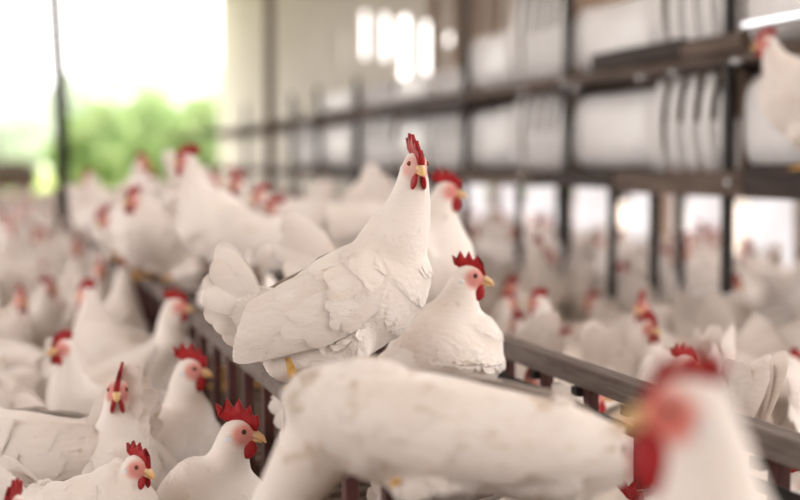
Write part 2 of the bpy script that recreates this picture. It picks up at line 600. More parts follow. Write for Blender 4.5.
def blade(mb, root, tip, normal, w, seg=6, curl=0.0, taper=0.35, cup=0.12):
    """one vaned feather: pointed quill end, rounded tip, slightly cupped"""
    root, tip, normal = Vector(root), Vector(tip), Vector(normal)
    ax = tip - root
    L = ax.length
    ax.normalize()
    side = ax.cross(normal).normalized()
    nn = side.cross(ax).normalized()
    vs, fs = [], []
    for i in range(seg + 1):
        t = 1 - (1 - i / seg) ** 1.7
        ww = w * (taper + (1 - taper) * min(1, t / 0.45))
        if t > 0.72:
            ww *= math.sqrt(max(0.0, 1 - ((t - 0.72) / 0.2805) ** 2))
        ww = max(ww, w * 0.06)
        c = root + ax * (L * t) + nn * (curl * L * t * t)
        for s in (-1, 0, 1):
            vs.append(c + side * (s * ww / 2) - nn * (abs(s) * cup * ww))
    for i in range(seg):
        for s in (0, 1):
            a = i * 3 + s
            fs.append((a, a + 1, a + 4, a + 3))
    mb.add(vs, fs)


def make_comb(size=1.0, lean=0.0, flop=0.0):
    pts = [(.026, .004), (.0285, .014), (.0255, .026), (.0185, .023), (.0135, .0385), (.0065, .0295), (-.0025, .0455), (-.0085, .0315),
           (-.019, .0445), (-.0205, .0285), (-.0335, .0355), (-.028, .0185), (-.012, .012), (.006, .010)]
    bm = bmesh.new()
    vs = [bm.verts.new((x * size if z > .012 else x, 0, z if z < .012 else .012 + (z - .012) * size)) for x, z in pts]
    f = bm.faces.new(vs)
    bmesh.ops.triangulate(bm, faces=[f])
    bmesh.ops.subdivide_edges(bm, edges=bm.edges[:], cuts=1, use_grid_fill=True)
    g = bmesh.ops.extrude_face_region(bm, geom=bm.faces[:])
    nv = [e for e in g['geom'] if isinstance(e, bmesh.types.BMVert)]
    for v in nv:
        v.co.y += 1
    edge_n = {}
    for v in bm.verts:
        top = max(0.0, (v.co.z - 0.012) / 0.035)
        th = 0.0048 * (1 - 0.6 * top) * size
        v.co.y = (th if v.co.y > 0.5 else -th) + lean * top * 0.02 + flop * top * top * 0.03
    bmesh.ops.recalc_face_normals(bm, faces=bm.faces[:])
    me = bpy.data.meshes.new('comb')
    bm.to_mesh(me)
    bm.free()
    me.materials.append(M_COMB)
    me.polygons.foreach_set('use_smooth', [True] * len(me.polygons))
    return me


def make_eye():
    m = MB()
    m.ell((0, 0, 0), (.0037, .0037, .0037), Matrix.Rotation(R(90), 3, 'Z'), 12, 8)
    idx = []
    for f in m.f:
        c = sum((Vector(m.v[i]) for i in f), Vector()) / len(f)
        idx.append(1 if abs(c.y) > 0.0024 else 0)
    return mesh('eye', m.v, m.f, [M_IRIS, M_PUPIL], True, idx)


EYE = make_eye()
_b = MB()
_b.tube([(.018, 0, -.001), (.027, 0, -.001), (.034, 0, -.0045), (.0395, 0, -.0105)], [.0075, .0062, .0042, .0008], 10, True, [.0062, .0052, .0038, .001])
_b.tube([(.018, 0, -.008), (.027, 0, -.0085), (.034, 0, -.0105)], [.006, .0048, .0012], 8, True, [.003, .0026, .001])
BEAK = _b.me('beak', M_BEAK)


def wattle_mesh(k):
    m = MB()
    m.ell((0, 0, -.010 * k), (.0105 * k, .0040, .0125 * k), None, 12, 8)
    m.ell((.002, 0, -.002), (.006 * k, .003, .007 * k), None, 10, 6)
    return m.me('wattle', M_COMB)


_e = MB()
_e.ell((0, 0, 0), (.0060, .0022, .0075))
LOBE = _e.me('earlobe', M_LOBE)


def leg_mesh(h, sit):
    """shank and four toes; origin at the middle of the foot"""
    m = MB()
    if not sit:
        m.tube([(-.012, 0, h), (-.012, 0, h * .6), (-.008, 0, .018), (0, 0, .010)], [.0085, .0062, .0058, .0068], 10)
    else:
        m.tube([(-.02, 0, h), (-.012, 0, .014), (0, 0, .010)], [.009, .007, .0065], 10)
    for a, L in ((0, .050), (32, .043), (-32, .043), (180, .028)):
        d = Vector((math.cos(R(a)), math.sin(R(a)), 0))
        m.tube([Vector((0, 0, .010)), d * (L * .5) + Vector((0, 0, .009)), d * (L * .85) + Vector((0, 0, .006)), d * L + Vector((0, 0, .002))],
               [.0058, .0050, .0042, .0012], 8)
    return m.me('leg', M_LEG)


WINGTAB = [(-.175, .010, .042, .052), (-.145, .012, .050, .058), (-.11, .010, .071, .070), (-.05, .006, .086, .078), (0, .004, .092, .085),
           (.05, .006, .087, .082), (.09, .012, .072, .070)]


def wing_pt(x, a, off, sgn):
    """point on the folded wing surface: x along the body, a angle around it (deg, 0 = side, 90 = back)"""
    zc, hw, hh = interp(WINGTAB, x, 1), interp(WINGTAB, x, 2), interp(WINGTAB, x, 3)
    return Vector((x, sgn * (hw * math.cos(R(a)) + off), zc + (hh + off) * math.sin(R(a))))


def hen_parts(s, lod):
    """meshes of one hen; s = pose; returns list of (name, mesh, local location, local matrix, parent index, sub name)"""
    hb, pitch = s.get('hb', .19), R(s.get('pitch', 8))
    sq = s.get('slim', 1.0)
    lng = s.get('long', 1.0)
    Mb = Matrix.Translation((0, 0, hb)) @ Matrix.Rotation(-pitch, 4, 'Y') @ Matrix.Diagonal((lng, 1, sq, 1))
    B3 = Mb.to_3x3()
    parts = []
    mb = MB()
    # trunk
    pts = [Mb @ Vector((x, 0, z)) for x, z, w, h in BODY]
    mb.tube(pts, [r[2] for r in BODY], 22, True, [r[3] * sq for r in BODY])
    # neck: bezier to the head
    hx, hy, hz = s.get('head', (.11, 0, .205))
    head = Vector((hx, hy, hz + hb))
    p0 = Mb @ Vector((s.get('nx', .055), 0, .012))
    k = s.get('bow', .085)
    t0 = B3 @ Vector((.75, 0, .65))
    p1 = p0 + t0.normalized() * k
    yaw, hp = R(s.get('hyaw', 0)), R(s.get('hpitch', -4))
    Hm = Matrix.Translation(head) @ Matrix.Rotation(yaw, 4, 'Z') @ Matrix.Rotation(-hp, 4, 'Y') @ Matrix.Rotation(R(s.get('hroll', 0)), 4, 'X')
    H3 = Hm.to_3x3()
    p3 = head + H3 @ Vector((-.008, 0, -.004))
    nd = s.get('ndir')
    up = (Vector(nd).normalized() if nd else Vector((0, 0, 1)))
    p2 = p3 - up * (k * .9) + H3 @ Vector((-.008, 0, 0))
    nk = s.get('thick', 1.0)
    path, rad = [], []
    rt = [(0, .070), (.2, .062), (.42, .049), (.62, .0375), (.8, .0285), (.92, .0235), (1, .019)]
    for i in range(13):
        t = i / 12
        path.append(p0 * (1 - t) ** 3 + p1 * (3 * t * (1 - t) ** 2) + p2 * (3 * t * t * (1 - t)) + p3 * t ** 3)
        rad.append(float(np.interp(t, [a for a, b in rt], [b for a, b in rt])) * (1 + (nk - 1) * (1 - t)))
    mb.tube(path, rad, 18)
    # head
    mb.ell(head, (.0245, .0175, .0195), H3, 16, 10)
    mb.ell(head + H3 @ Vector((.013, 0, -.003)), (.014, .0115, .0125), H3, 14, 8)
    # thighs and fluff
    sit = hb < .14
    lx = s.get('legx', 0.0)
    for g in (-1, 1):
        q = Mb @ Vector((-.01, g * .042, -.035))
        mb.tube([q, q + Vector((.012, 0, -.05 if not sit else -.02)), Vector((lx - .008, g * .045, max(.045, hb - .125)))],
                [.048, .036, .013], 12)
    mb.ell(Mb @ Vector((-.085, 0, -.025)), (.055, .055, .045), B3)
    # tail cone and (far hens) wings are blended into the body
    ta = R(s.get('tail', 35))
    td = Vector((-math.cos(ta), 0, math.sin(ta)))
    tb = Vector((-.112, 0, s.get('tailz', .046)))
    mb.tube([Mb @ (tb + td * -.03), Mb @ (tb + td * .02), Mb @ (tb + td * .055)], [.040, .030, .014], 14, True, [.044, .036, .016])
    if True:
        for g in (-1, 1):
            ws, fs = [], []
            xs = [.08, .04, 0, -.05, -.1, -.15, -.18] if lod else [.085, .05, 0, -.04, -.08, -.105, -.12]
            for off in (-.02, .004 if lod else .001):
                for x in xs:
                    hi = 62
                    lo = np.interp(x, [-.19, -.1, 0, .08], [18, -12, -24, 0])
                    for j in range(6):
                        a = lo + (hi - lo) * j / 5
                        oo = off - (.007 if off > 0 and not lod and (j in (0, 5) or x in (xs[0], xs[-1])) else 0)
                        ws.append(Mb @ wing_pt(x, a, oo, g))
            nx_, nj = len(xs), 6
            for L_ in range(2):
                for i in range(nx_ - 1):
                    for j in range(nj - 1):
                        b0 = L_ * nx_ * nj
                        fs.append((b0 + i * nj + j, b0 + i * nj + j + 1, b0 + (i + 1) * nj + j + 1, b0 + (i + 1) * nj + j))
            n0 = nx_ * nj
            ring = [i * nj for i in range(nx_)] + [(nx_ - 1) * nj + j for j in range(1, nj)] + [i * nj + nj - 1 for i in range(nx_ - 2, -1, -1)] + [j for j in range(nj - 2, 0, -1)]
            for i in range(len(ring)):
                a, b = ring[i], ring[(i + 1) % len(ring)]
                fs.append((a, b, b + n0, a + n0))
            mb.add(ws, fs)
    vox = {0: .0052, 1: .0085, 2: .013}[lod]
    me = remesh(mb, vox, {0: 7, 1: 2, 2: 1}[lod], 'body', {0: None, 1: None, 2: .35}[lod])
    nv = len(me.vertices)
    co = np.empty(nv * 3)
    me.vertices.foreach_get('co', co)
    co = co.reshape(-1, 3)
    Hi = np.array(Hm.inverted())
    hl = co @ Hi[:3, :3].T + Hi[:3, 3]
    d = np.sqrt(((hl[:, 0] - .012) / .0185) ** 2 + ((hl[:, 2] + .001) / .0165) ** 2)
    skin = np.clip((1.15 - d) / .5, 0, 1) * (np.abs(hl[:, 1]) < .03) * s.get('blush', .82)
    att = me.attributes.new('skin', 'FLOAT', 'POINT')
    att.data.foreach_set('value', skin.astype(np.float32))
    I = Matrix.Identity(4)
    parts.append(('body', me, I, None))
    parts.append(('comb', make_comb(s.get('comb', 1.0), s.get('lean', 0.0), s.get('flop', 0.0)), Hm, None))
    if lod < 2:
        parts.append(('beak', BEAK, Hm, None))
        wm = wattle_mesh(s.get('wattle', 1.0))
        for g in (-1, 1):
            parts.append(('wattle', wm, Hm @ Matrix.Translation((.0165, g * .0048, -.0115)) @ Matrix.Rotation(R(g * 12), 4, 'X'), None))
    if lod == 0:
        for g in (-1, 1):
            parts.append(('eye', EYE, Hm @ Matrix.Translation((.0105, g * .0132, .0035)), None))
            parts.append(('earlobe', LOBE, Hm @ Matrix.Translation((-.0085, g * .0180, -.0105)), None))
    if lod < 2:
        lm = leg_mesh(max(.05, hb - .10), sit)
        for g in (-1, 1):
            parts.append(('leg', lm, Matrix.Translation((lx, g * .045, 0)), None))
    # tail feathers
    nt_ = 7 if lod == 0 else 4
    vf = s.get('spread', .8) * .62
    tl = s.get('taill', .125)
    tm = MB()
    for g in (-1, 1):
        for i in range(nt_):
            u = (i / (nt_ - 1)) * 2 - 1
            el, sw = ta + u * vf, g * (.16 + .10 * (1 - u) + .05 * math.sin(i * 5 + g))
            dd = Vector((-math.cos(el) * math.cos(sw), math.sin(sw), math.sin(el) * math.cos(sw)))
            rt_ = Mb @ (tb + Vector((.012, g * (.004 + .003 * i), .012 * u)))
            nrm = B3 @ Vector((.15 * math.sin(ta), g, .25 - .2 * u))
            L = tl * (1 - .12 * (1 - u)) * (1 + .05 * math.sin(i * 7.3 + g))
            one = tm if lod else MB()
            blade(one, rt_, rt_ + B3 @ dd * L, nrm, .038 if lod == 0 else .060, 8 if lod == 0 else 4, -.10 + .08 * math.sin(i * 3 + g), .5, .16)
            if lod == 0:
                parts.append(('tail_feather', one.me('tail_feather', M_BLADE), I, None))
    if lod:
        parts.append(('tail', tm.me('tail', M_BLADE), I, None))
    if lod == 0:
        # wings: a cover plate and overlapping flight feathers
        for g in (-1, 1):
            m = MB()
            xs = np.linspace(.088, -.135, 12)
            nj = 9
            vs, fs = [], []
            for x in xs:
                hi = np.interp(x, [-.135, -.06, .05, .088], [50, 64, 60, 38])
                lo = np.interp(x, [-.135, -.08, 0, .05, .088], [22, -4, -24, -20, 6])
                for j in range(nj):
                    t = j / (nj - 1)
                    off = .004 * math.sin(math.pi * t) ** .5 * np.interp(x, [-.135, -.1, .02, .06, .088], [.4, 1, 1, .2, -1]) - .0035
                    vs.append(Mb @ wing_pt(x, lo + (hi - lo) * t, off, g))
            for i in range(11):
                for j in range(nj - 1):
                    fs.append((i * nj + j, i * nj + j + 1, (i + 1) * nj + j + 1, (i + 1) * nj + j))
            m.add(vs, fs)
            wi = len(parts)
            parts.append(('wing', m.me('wing', M_BLADE), I, None))

            def strip(x0, a0, x1, a1, w, off0, off1, seg=8):
                """feather that follows the wing surface from (x0,a0) to (x1,a1); w in metres"""
                vs, fs = [], []
                for i in range(seg + 1):
                    t = 1 - (1 - i / seg) ** 1.7
                    x, a = x0 + (x1 - x0) * t, a0 + (a1 - a0) * t
                    ww = w * (.55 + .45 * min(1, t / .4))
                    if t > .78:
                        ww *= math.sqrt(max(0.0, 1 - ((t - .78) / .2205) ** 2))
                    ww = max(ww, w * .08)
                    hh = interp(WINGTAB, x, 3)
                    da = math.degrees(ww / 2 / hh)
                    o_ = off0 + (off1 - off0) * t
                    for q in (-1, 0, 1):
                        vs.append(Mb @ wing_pt(x, a + q * da, o_ + (0.0012 if q == 0 else 0), g))
                for i in range(seg):
                    for q in (0, 1):
                        b0 = i * 3 + q
                        fs.append((b0, b0 + 1, b0 + 4, b0 + 3))
                mm = MB()
                mm.add(vs, fs)
                return mm.me('feather', M_BLADE)

            jr = random.Random(3 + g)
            nf = 11
            for i in range(nf):      # flight feathers, lowest first
                u = i / (nf - 1)
                x1 = -.170 + .050 * u ** 1.4
                a1 = 3 + 47 * u
                x0, a0 = .02 - .02 * u, -22 + 62 * u
                parts.append(('feather', strip(x0, a0, x1, a1, .030, .0004 + .0003 * i, .0012 + .0006 * (i + 1), 9), I, wi))
            for i in range(10):      # greater coverts
                u = i / 9
                parts.append(('feather', strip(.05, -14 + 56 * u, -.075 + jr.uniform(-.016, .012), -16 + 66 * u, .027, -.005, .0045 + .0004 * i, 8), I, wi))
            for i in range(9):       # median coverts
                u = i / 8
                parts.append(('feather', strip(.075, -6 + 46 * u, -.012 + jr.uniform(-.016, .014), -16 + 66 * u, .027, -.007, .0052 + .0003 * i, 8), I, wi))
        # contour feathers: short overlapping plumes lying back over neck, breast and belly
        if s.get('plum', True):
            parts.append(('plumage', contour(me, co, path, Mb, Hm, s), I, None))
    return parts


def contour(me, co, path, Mb, Hm, s):
    r = random.Random(11)
    pn = len(me.polygons)
    cen, nor, area = np.empty(pn * 3), np.empty(pn * 3), np.empty(pn)
    me.polygons.foreach_get('center', cen)
    me.polygons.foreach_get('normal', nor)
    me.polygons.foreach_get('area', area)
    cen, nor = cen.reshape(-1, 3), nor.reshape(-1, 3)
    P = np.array([tuple(p) for p in path])
    D = ((cen[:, None, :] - P[None]) ** 2).sum(2)
    k = D.argmin(1)
    dmin = np.sqrt(D.min(1))
    Hi = np.array(Hm.inverted())
    hl = cen @ Hi[:3, :3].T + Hi[:3, 3]
    T = np.gradient(P, axis=0)
    T /= np.linalg.norm(T, axis=1)[:, None]
    back = np.array(Mb.to_3x3() @ Vector((-1, 0, -.22)))
    back /= np.linalg.norm(back)
    kk = k / (len(path) - 1)
    wgt = np.clip((kk - .10) / .35, 0, 1)[:, None]
    flow = -T[k] * wgt + back[None] * (1 - wgt)
    n = 6500
    Bi = np.array(Mb.inverted())
    bl = cen @ Bi[:3, :3].T + Bi[:3, 3]
    onwing = (bl[:, 0] < .008) & (bl[:, 2] > -.02) & (bl[:, 2] < .066) & (np.abs(bl[:, 1]) > .035)
    front = (bl[:, 0] < .085) & (bl[:, 2] > -.035) & (bl[:, 2] < .075) & (np.abs(bl[:, 1]) > .03)
    sel = np.array(r.choices(range(pn), weights=area, k=n))
    m = MB()
    for i in sel:
        if hl[i, 0] > -.004 and abs(hl[i, 2]) < .03 and abs(hl[i, 1]) < .03:
            continue
        if onwing[i]:
            continue
        nv = Vector(nor[i])
        f = Vector(flow[i])
        f = f - nv * f.dot(nv)
        if f.length < .05:
            continue
        f.normalize()
        side = f.cross(nv)
        f = (f + side * r.uniform(-.22, .22)).normalized()
        t = float(kk[i])
        L = float(np.interp(t, [0, .35, .7, 1], [.018, .0165, .013, .0075])) * r.uniform(.8, 1.2)
        w = L * float(np.interp(t, [0, .5, 1], [.82, .62, .6]))
        c = Vector(cen[i]) + nv * (.0004 * min(1.0, max(0.0, (.085 - bl[i, 0]) / .055)) if front[i] else -.0004)
        blade(m, c - f * (L * .4), c + f * (L * .6) + nv * (L * r.uniform(.0, .035)), nv, w, 3, .0, .6, .03)
    return m.me('plumage', M_FEATHER)


PART_LABEL = {'comb': 'red serrated comb', 'beak': 'short yellow beak', 'wattle': 'red hanging wattle', 'eye': 'dark amber eye', 'earlobe': 'pale earlobe',
              'leg': 'yellow scaly leg'}


class Hen:
    def __init__(self, lod, **pose):
        self.parts = hen_parts(pose, lod)
        self.lod = lod

    def place(self, loc, rz, label, group=None, scale=1.0, tilt=0.0):
        root = empty('hen', loc, rz)
        root.scale = (scale,) * 3
        root.rotation_euler = (R(tilt), 0, rz)
        tag(root, label, 'hen', group)
        made = []
        for nm, me, M, par in self.parts:
            o = bpy.data.objects.new(nm, me)
            COL.objects.link(o)
            o.parent = made[par] if par is not None else root
            o.matrix_local = M
            if nm in PART_LABEL:
                o['label'] = PART_LABEL[nm]
            if nm == 'plumage':
                o['kind'] = 'stuff'
            made.append(o)
        return root


def face_dir(img_deg):
    """world heading of a hen: 0 = to the right of the picture, 90 = away from the camera, -90 = towards it"""
    return -YAW + R(img_deg)


def ground(px, py, z):
    return at_z(px, py, z)


# ---- hens in and near focus, each its own pose
def hero(pose, px, d, zfoot, img_deg, label, scale=1.0, group=None, lod=0):
    """feet on the surface at zfoot, at picture column px and depth d"""
    r = CF + CR * ((px - 400) / FPX)
    p = CAMP + r * d
    return Hen(lod, **pose).place((p.x, p.y, zfoot), face_dir(img_deg), label, group, scale)


def on_rail(pose, d, img_deg, label, x=None, scale=1.0, lod=0, z=RAIL_Z, group=None):
    x = NX if x is None else x
    y = (d - x * math.sin(YAW) + 0.0) / math.cos(YAW)
    return Hen(lod, **pose).place((x, y, z), face_dir(img_deg), label, group, scale)



def hero_head(pose, hx, hy, zh, img_deg, label, zfoot=0.0, scale=1.0, lod=0, group=None):
    """put the hen so that its head (at height zh) shows at the picture point (hx, hy)"""
    hp = at_z(hx, hy, zh) if abs(zh - CAM_H) > .03 else at_depth(hx, hy, 4.0)
    ox, oy, oz = pose['head']
    pose = dict(pose, hb=(zh - zfoot) / scale - oz)
    a = face_dir(img_deg)
    x = hp.x - scale * (ox * math.cos(a) - oy * math.sin(a))
    y = hp.y - scale * (ox * math.sin(a) + oy * math.cos(a))
    TAKEN.append((x, y, a, scale))
    return Hen(lod, **pose).place((x, y, zfoot), a, label, group, scale)


TAKEN = []
# cross poles between the rails for the hens further back
POLES = [2.62 + .33 * k for k in range(19)]
for yb in POLES:
    m = MB()
    m.tube([(0.017, 0, 0), (FX - NX - 0.017, 0, 0)], .014, 12)
    m.build('cross_pole', M_RAIL, frame, loc=(0, yb - 2.0, RAIL_Z - .015))


def perched(pose, px, d, img_deg, label, lod=1, scale=1.0, group=None):
    """hen on the cross pole nearest to depth d in picture column px"""
    p = CAMP + (CF + CR * ((px - 400) / FPX)) * d
    y = min(POLES, key=lambda q: abs(q - p.y))
    x = min(max(p.x, NX), FX)
    return Hen(lod, **pose).place((x, y, RAIL_Z), face_dir(img_deg), label, group, scale)


# tall hen in focus on the near rail
on_rail(dict(hb=.115, pitch=29, nx=.070, head=(.106, -.012, .208), hyaw=-74, hpitch=-10, bow=.085, tail=44, spread=1.1, taill=.098, tailz=.056, comb=.95, lean=-.35,
             thick=.84, blush=.55, legx=-.055), 2.02, 2, 'tall white hen in sharp focus on the rail, head turned to the camera', x=NX + .052, scale=.93)
# hen behind it looking right
hero_head(dict(pitch=42, head=(.065, 0, .165), hyaw=6, hpitch=-5, bow=.07, tail=10, comb=.8, lean=-.2, thick=1.3),
          468, 277, .485, -8, 'white hen facing right beside the tall hen, between the perch rails', DECK_Z)
# crouching hen filling the foreground
crouched = on_rail(dict(hb=.040, pitch=9, thick=.80, nx=.055, tailz=.012, head=(.185, 0, -.105), hyaw=10, hpitch=-60, ndir=(.8, 0, -.5), bow=.045, tail=-34, spread=.3, taill=.075, slim=.72, long=1.10, comb=.7),
        1.44, 174, 'white hen crouched on the rail in the foreground, soiled back, head bowed to the left', x=NX + .01)
SOILED = {M_FEATHER.name: feather_mat('soiled_plumage', WHITE, SOIL, stain=.585), M_BLADE.name: feather_mat('soiled_flight_feather', WHITE, SOIL, skin=False, trans=.06, stain=.585)}
for o in crouched.children_recursive:
    mt = o.data.materials[0] if o.data.materials else None
    if mt and mt.name in SOILED:
        o.data.materials[0] = SOILED[mt.name]
# very blurred hen close to the lens
hero_head(dict(pitch=26, head=(.075, 0, .165), hyaw=-4, hpitch=-4, bow=.07, tail=5, comb=.7, wattle=1.5, thick=.85, blush=1.0, plum=False),
          688, 410, .500, 176, 'strongly blurred white hen close to the camera, red comb and wattle to the left', DECK_Z, scale=1.15)
# perched hen to the left looking left
perched(dict(hb=.125, pitch=16, head=(.118, 0, .185), hyaw=0, hpitch=-2, bow=.10, tail=15, comb=1.0, wattle=1.2, thick=1.25, plum=False),
        238, 3.6, 172, 'blurred white hen facing left behind the tall hen, neck stretched up before the green bush', lod=0)

# hens on the floor in the lower corners
FL = dict(pitch=10, head=(.10, 0, .15), tail=38)
hero_head(dict(FL, pitch=34, head=(.066, 0, .178), tail=30, hpitch=-6, lean=.4, comb=.9, thick=.95), 118, 390, .318, -84,
          'upright white hen facing the camera at lower left, red comb leaning', scale=.94)
hero_head(dict(FL, pitch=36, head=(.080, 0, .160), hpitch=-5, comb=1.0, thick=1.15, tail=10), 238, 432, .290, -6,
          'white hen with pale earlobe and bright red wattle facing right, below the rail')
hero_head(dict(FL, pitch=16, head=(.105, 0, .105), hpitch=-12, comb=.8, thick=.95, tail=10), 137, 466, .268, -32,
          'white hen with small pointed comb, head low before the camera-facing hen', scale=.80)
hero_head(dict(FL, pitch=16, head=(.085, 0, .15), hpitch=-6, comb=.95, wattle=1.1, hyaw=-20), 190, 369, .315, 14,
          'white hen with round red face looking right, behind the earlobe hen')
hero_head(dict(FL, pitch=-4, head=(.15, 0, .0), hpitch=-30, tail=62, spread=.5, taill=.13), 38, 400, .16, 80,
          'white hen seen from behind with tail straight up, left of the camera-facing hen')
hero_head(dict(FL, pitch=4, head=(.13, 0, .08), tail=30), -62, 410, .28, 176, 'white hen cut by the left edge, only its rounded back showing')
hero_head(dict(FL, head=(.11, 0, .10), tail=10, comb=.8), 14, 508, .255, -100, 'white hen at the bottom left corner, only comb and back showing', scale=.85)
hero_head(dict(FL, pitch=14, head=(.09, 0, .14)), 590, 394, .275, 8, 'white hen looking right, seen through the frame bars')
hero_head(dict(FL, pitch=14, head=(.09, 0, .14), hyaw=-20, comb=.8), 683, 366, .315, 40, 'white hen with thin red comb just above the blurred near hen')
hero_head(dict(FL, pitch=-10, head=(.16, 0, -.03), hpitch=-40, tail=66, spread=1.0, taill=.13), 900, 545, .16, -50,
          'white hen with ragged fan tail raised at the right edge above the rail')
hero_head(dict(FL, head=(.12, 0, .09), comb=1.0), 803, 484, .255, -12, 'white hen at the lower right corner, head cut by the right edge')
hero_head(dict(FL, head=(.13, 0, .05), comb=1.0), 622, 512, .215, 20, 'white hen under the far rail, red comb tip at the bottom edge')
# hens perched further back on the frame
hero_head(dict(pitch=20, head=(.085, 0, .155), comb=.95, wattle=1.2), 446, 191, .603, -6,
          'blurred white hen with red face looking right just behind the tall hen', RAIL_Z, lod=1)
PB = [(dict(hb=.11, pitch=10, head=(.11, 0, .13), hyaw=40, comb=.9), 275, 4.6, 165, 'blurred perched hen, red head under the brown barn column'),
      (dict(hb=.11, pitch=10, head=(.12, 0, .10), hyaw=0, comb=.9), 322, 4.3, 176, 'blurred perched hen with low red head between the two tall necks'),
      (dict(hb=.12, pitch=0, head=(.14, 0, .06), tail=50), 372, 3.9, 186, 'blurred perched hen with raised tail left of the tall hen neck'),
      (dict(hb=.12, pitch=20, head=(.10, 0, .19), hyaw=0, comb=.8), 118, 5.3, -30, 'blurred perched hen with upright neck right of the thin black post'),
      (dict(hb=.12, pitch=-6, head=(.15, 0, .02), hpitch=-30, tail=68, taill=.16), 150, 4.7, -150, 'blurred perched hen with white tail upright before the green bush'),
      (dict(hb=.11, pitch=12, head=(.11, 0, .14), comb=.8), 180, 4.9, 20, 'blurred perched hen left of the stretched-neck hen'),
      (dict(hb=.11, pitch=12, head=(.11, 0, .10), comb=.8), 158, 4.0, -120, 'blurred perched hen below the green bush, head turned to the camera'),
      (dict(hb=.11, pitch=2, head=(.13, 0, .04), comb=.8, tail=45), 215, 4.2, 70, 'blurred perched hen seen from behind left of the tall hen tail'),
      (dict(hb=.11, pitch=12, head=(.11, 0, .14), comb=.8), 112, 6.2, 160, 'blurred perched hen far back on the frame, nearest the thin black post'),
      (dict(hb=.11, pitch=12, head=(.11, 0, .12), comb=.8), 140, 5.8, 100, 'blurred perched hen far back on the frame seen from behind'),
      (dict(hb=.11, pitch=12, head=(.11, 0, .15), comb=.8), 205, 5.6, -10, 'blurred perched hen on the far rail behind the stretched neck'),
      (dict(hb=.11, pitch=12, head=(.11, 0, .12), comb=.8), 175, 6.6, 190, 'blurred perched hen far back on the far rail'),
      (dict(hb=.11, pitch=12, head=(.11, 0, .15), comb=.8), 128, 7.4, 10, 'farthest blurred perched hen on the frame')]
for pose, px, d, a, lab in PB:
    perched(pose, px, d, a, lab)
# floor hens crowding against the near side of the frame
for px, d, k, a, lab in ((196, 3.05, dict(pitch=14, head=(.09, 0, .17), hyaw=-30, comb=.85), 40, 'blurred white hen on the floor against the frame bars, left of the tall hen'),
                         (168, 3.45, dict(pitch=12, head=(.10, 0, .16), comb=.85), 150, 'blurred white hen on the floor against the frame, facing left'),
                         (150, 3.85, dict(pitch=16, head=(.09, 0, .18), hyaw=20, comb=.85), 75, 'blurred white hen on the floor against the frame, seen from behind'),
                         (128, 4.35, dict(pitch=12, head=(.10, 0, .17), comb=.85), -70, 'blurred white hen on the floor against the frame, facing the camera')):
    p = CAMP + (CF + CR * ((px - 400) / FPX)) * d
    x = min(p.x, NX - .13)
    aa = face_dir(a)
    TAKEN.append((x, p.y, aa, 1.0))
    Hen(1, **dict(k, hb=.19)).place((x, p.y, 0), aa, lab)
on_rail(dict(hb=.115, pitch=6, head=(.11, 0, .10), hpitch=-15, comb=.8, tail=35), 4.3, 95,
        'blurred white hen on the near rail below the stretched-neck hen', lod=1)
on_rail(dict(hb=.085, pitch=4, head=(.11, 0, .08), hpitch=-10, comb=.8, tail=40), 4.0, 120,
        'blurred white hen settled on the near rail left of the stretched-neck hen', lod=1)
on_rail(dict(hb=.085, pitch=8, head=(.10, 0, .11), hpitch=-5, comb=.8, tail=30), 4.75, -60,
        'blurred white hen settled on the near rail below the green bushes', lod=1)
for d_, lab in ((3.25, 'blurred white hen feeding on the slats behind the tall hen tail'), (3.98, 'blurred white hen feeding on the slats under the stretched-neck hen')):
    on_rail(dict(hb=.18, pitch=-2, head=(.15, 0, -.02), hpitch=-40, comb=.8, tail=8), d_, 105, lab, x=NX + .11, lod=1, z=DECK_Z)
# hen on the nest rack at the right edge
Hen(0, hb=.13, pitch=34, head=(.105, 0, .165), hpitch=-8, bow=.07, tail=0, comb=.85, thick=1.15, plum=False).place(
    (RX - .055, ry(812, RX - .055), .6375), face_dir(166), 'blurred white hen perched on the nest rack edge at the top right')
# ------------------------------------------------------------------ the flock on the floor
POSES = [dict(hb=.19, pitch=10, head=(.105, 0, .17), comb=.8), dict(hb=.19, pitch=16, head=(.09, 0, .20), hyaw=25), dict(hb=.185, pitch=8, head=(.12, 0, .12), hyaw=-30),
         dict(hb=.18, pitch=4, head=(.14, 0, .06), hpitch=-15, tail=45), dict(hb=.18, pitch=-8, head=(.16, 0, -.05), hpitch=-50, tail=55, bow=.06),
         dict(hb=.195, pitch=20, head=(.085, 0, .19), hyaw=-55, tail=25), dict(hb=.19, pitch=12, head=(.10, 0, .155), hyaw=60, tail=30)]
POSES = [dict(p, comb=.8) for p in POSES]
MID = [Hen(1, **p) for p in POSES]
LOWP = [hen_parts(p, 2) for p in POSES]
fr = random.Random(23)
spots = []
grid = {}


def caps(x, y, a, sc):
    c, s_ = math.cos(a), math.sin(a)
    return [(x + c * t * sc, y + s_ * t * sc) for t in (-.10, .0, .10)]


def free(x, y, a, sc, rad):
    cs = caps(x, y, a, sc)
    for cx, cy in cs:
        gx, gy = int(math.floor(cx / .3)), int(math.floor(cy / .3))
        for i in (-1, 0, 1):
            for j in (-1, 0, 1):
                for qx, qy in grid.get((gx + i, gy + j), ()):
                    if (qx - cx) ** 2 + (qy - cy) ** 2 < rad * rad:
                        return False
    return True


def occupy(x, y, a, sc):
    for c in caps(x, y, a, sc):
        grid.setdefault((int(math.floor(c[0] / .3)), int(math.floor(c[1] / .3))), []).append(c)


for x, y, a, sc in TAKEN:
    occupy(x, y, a, sc)


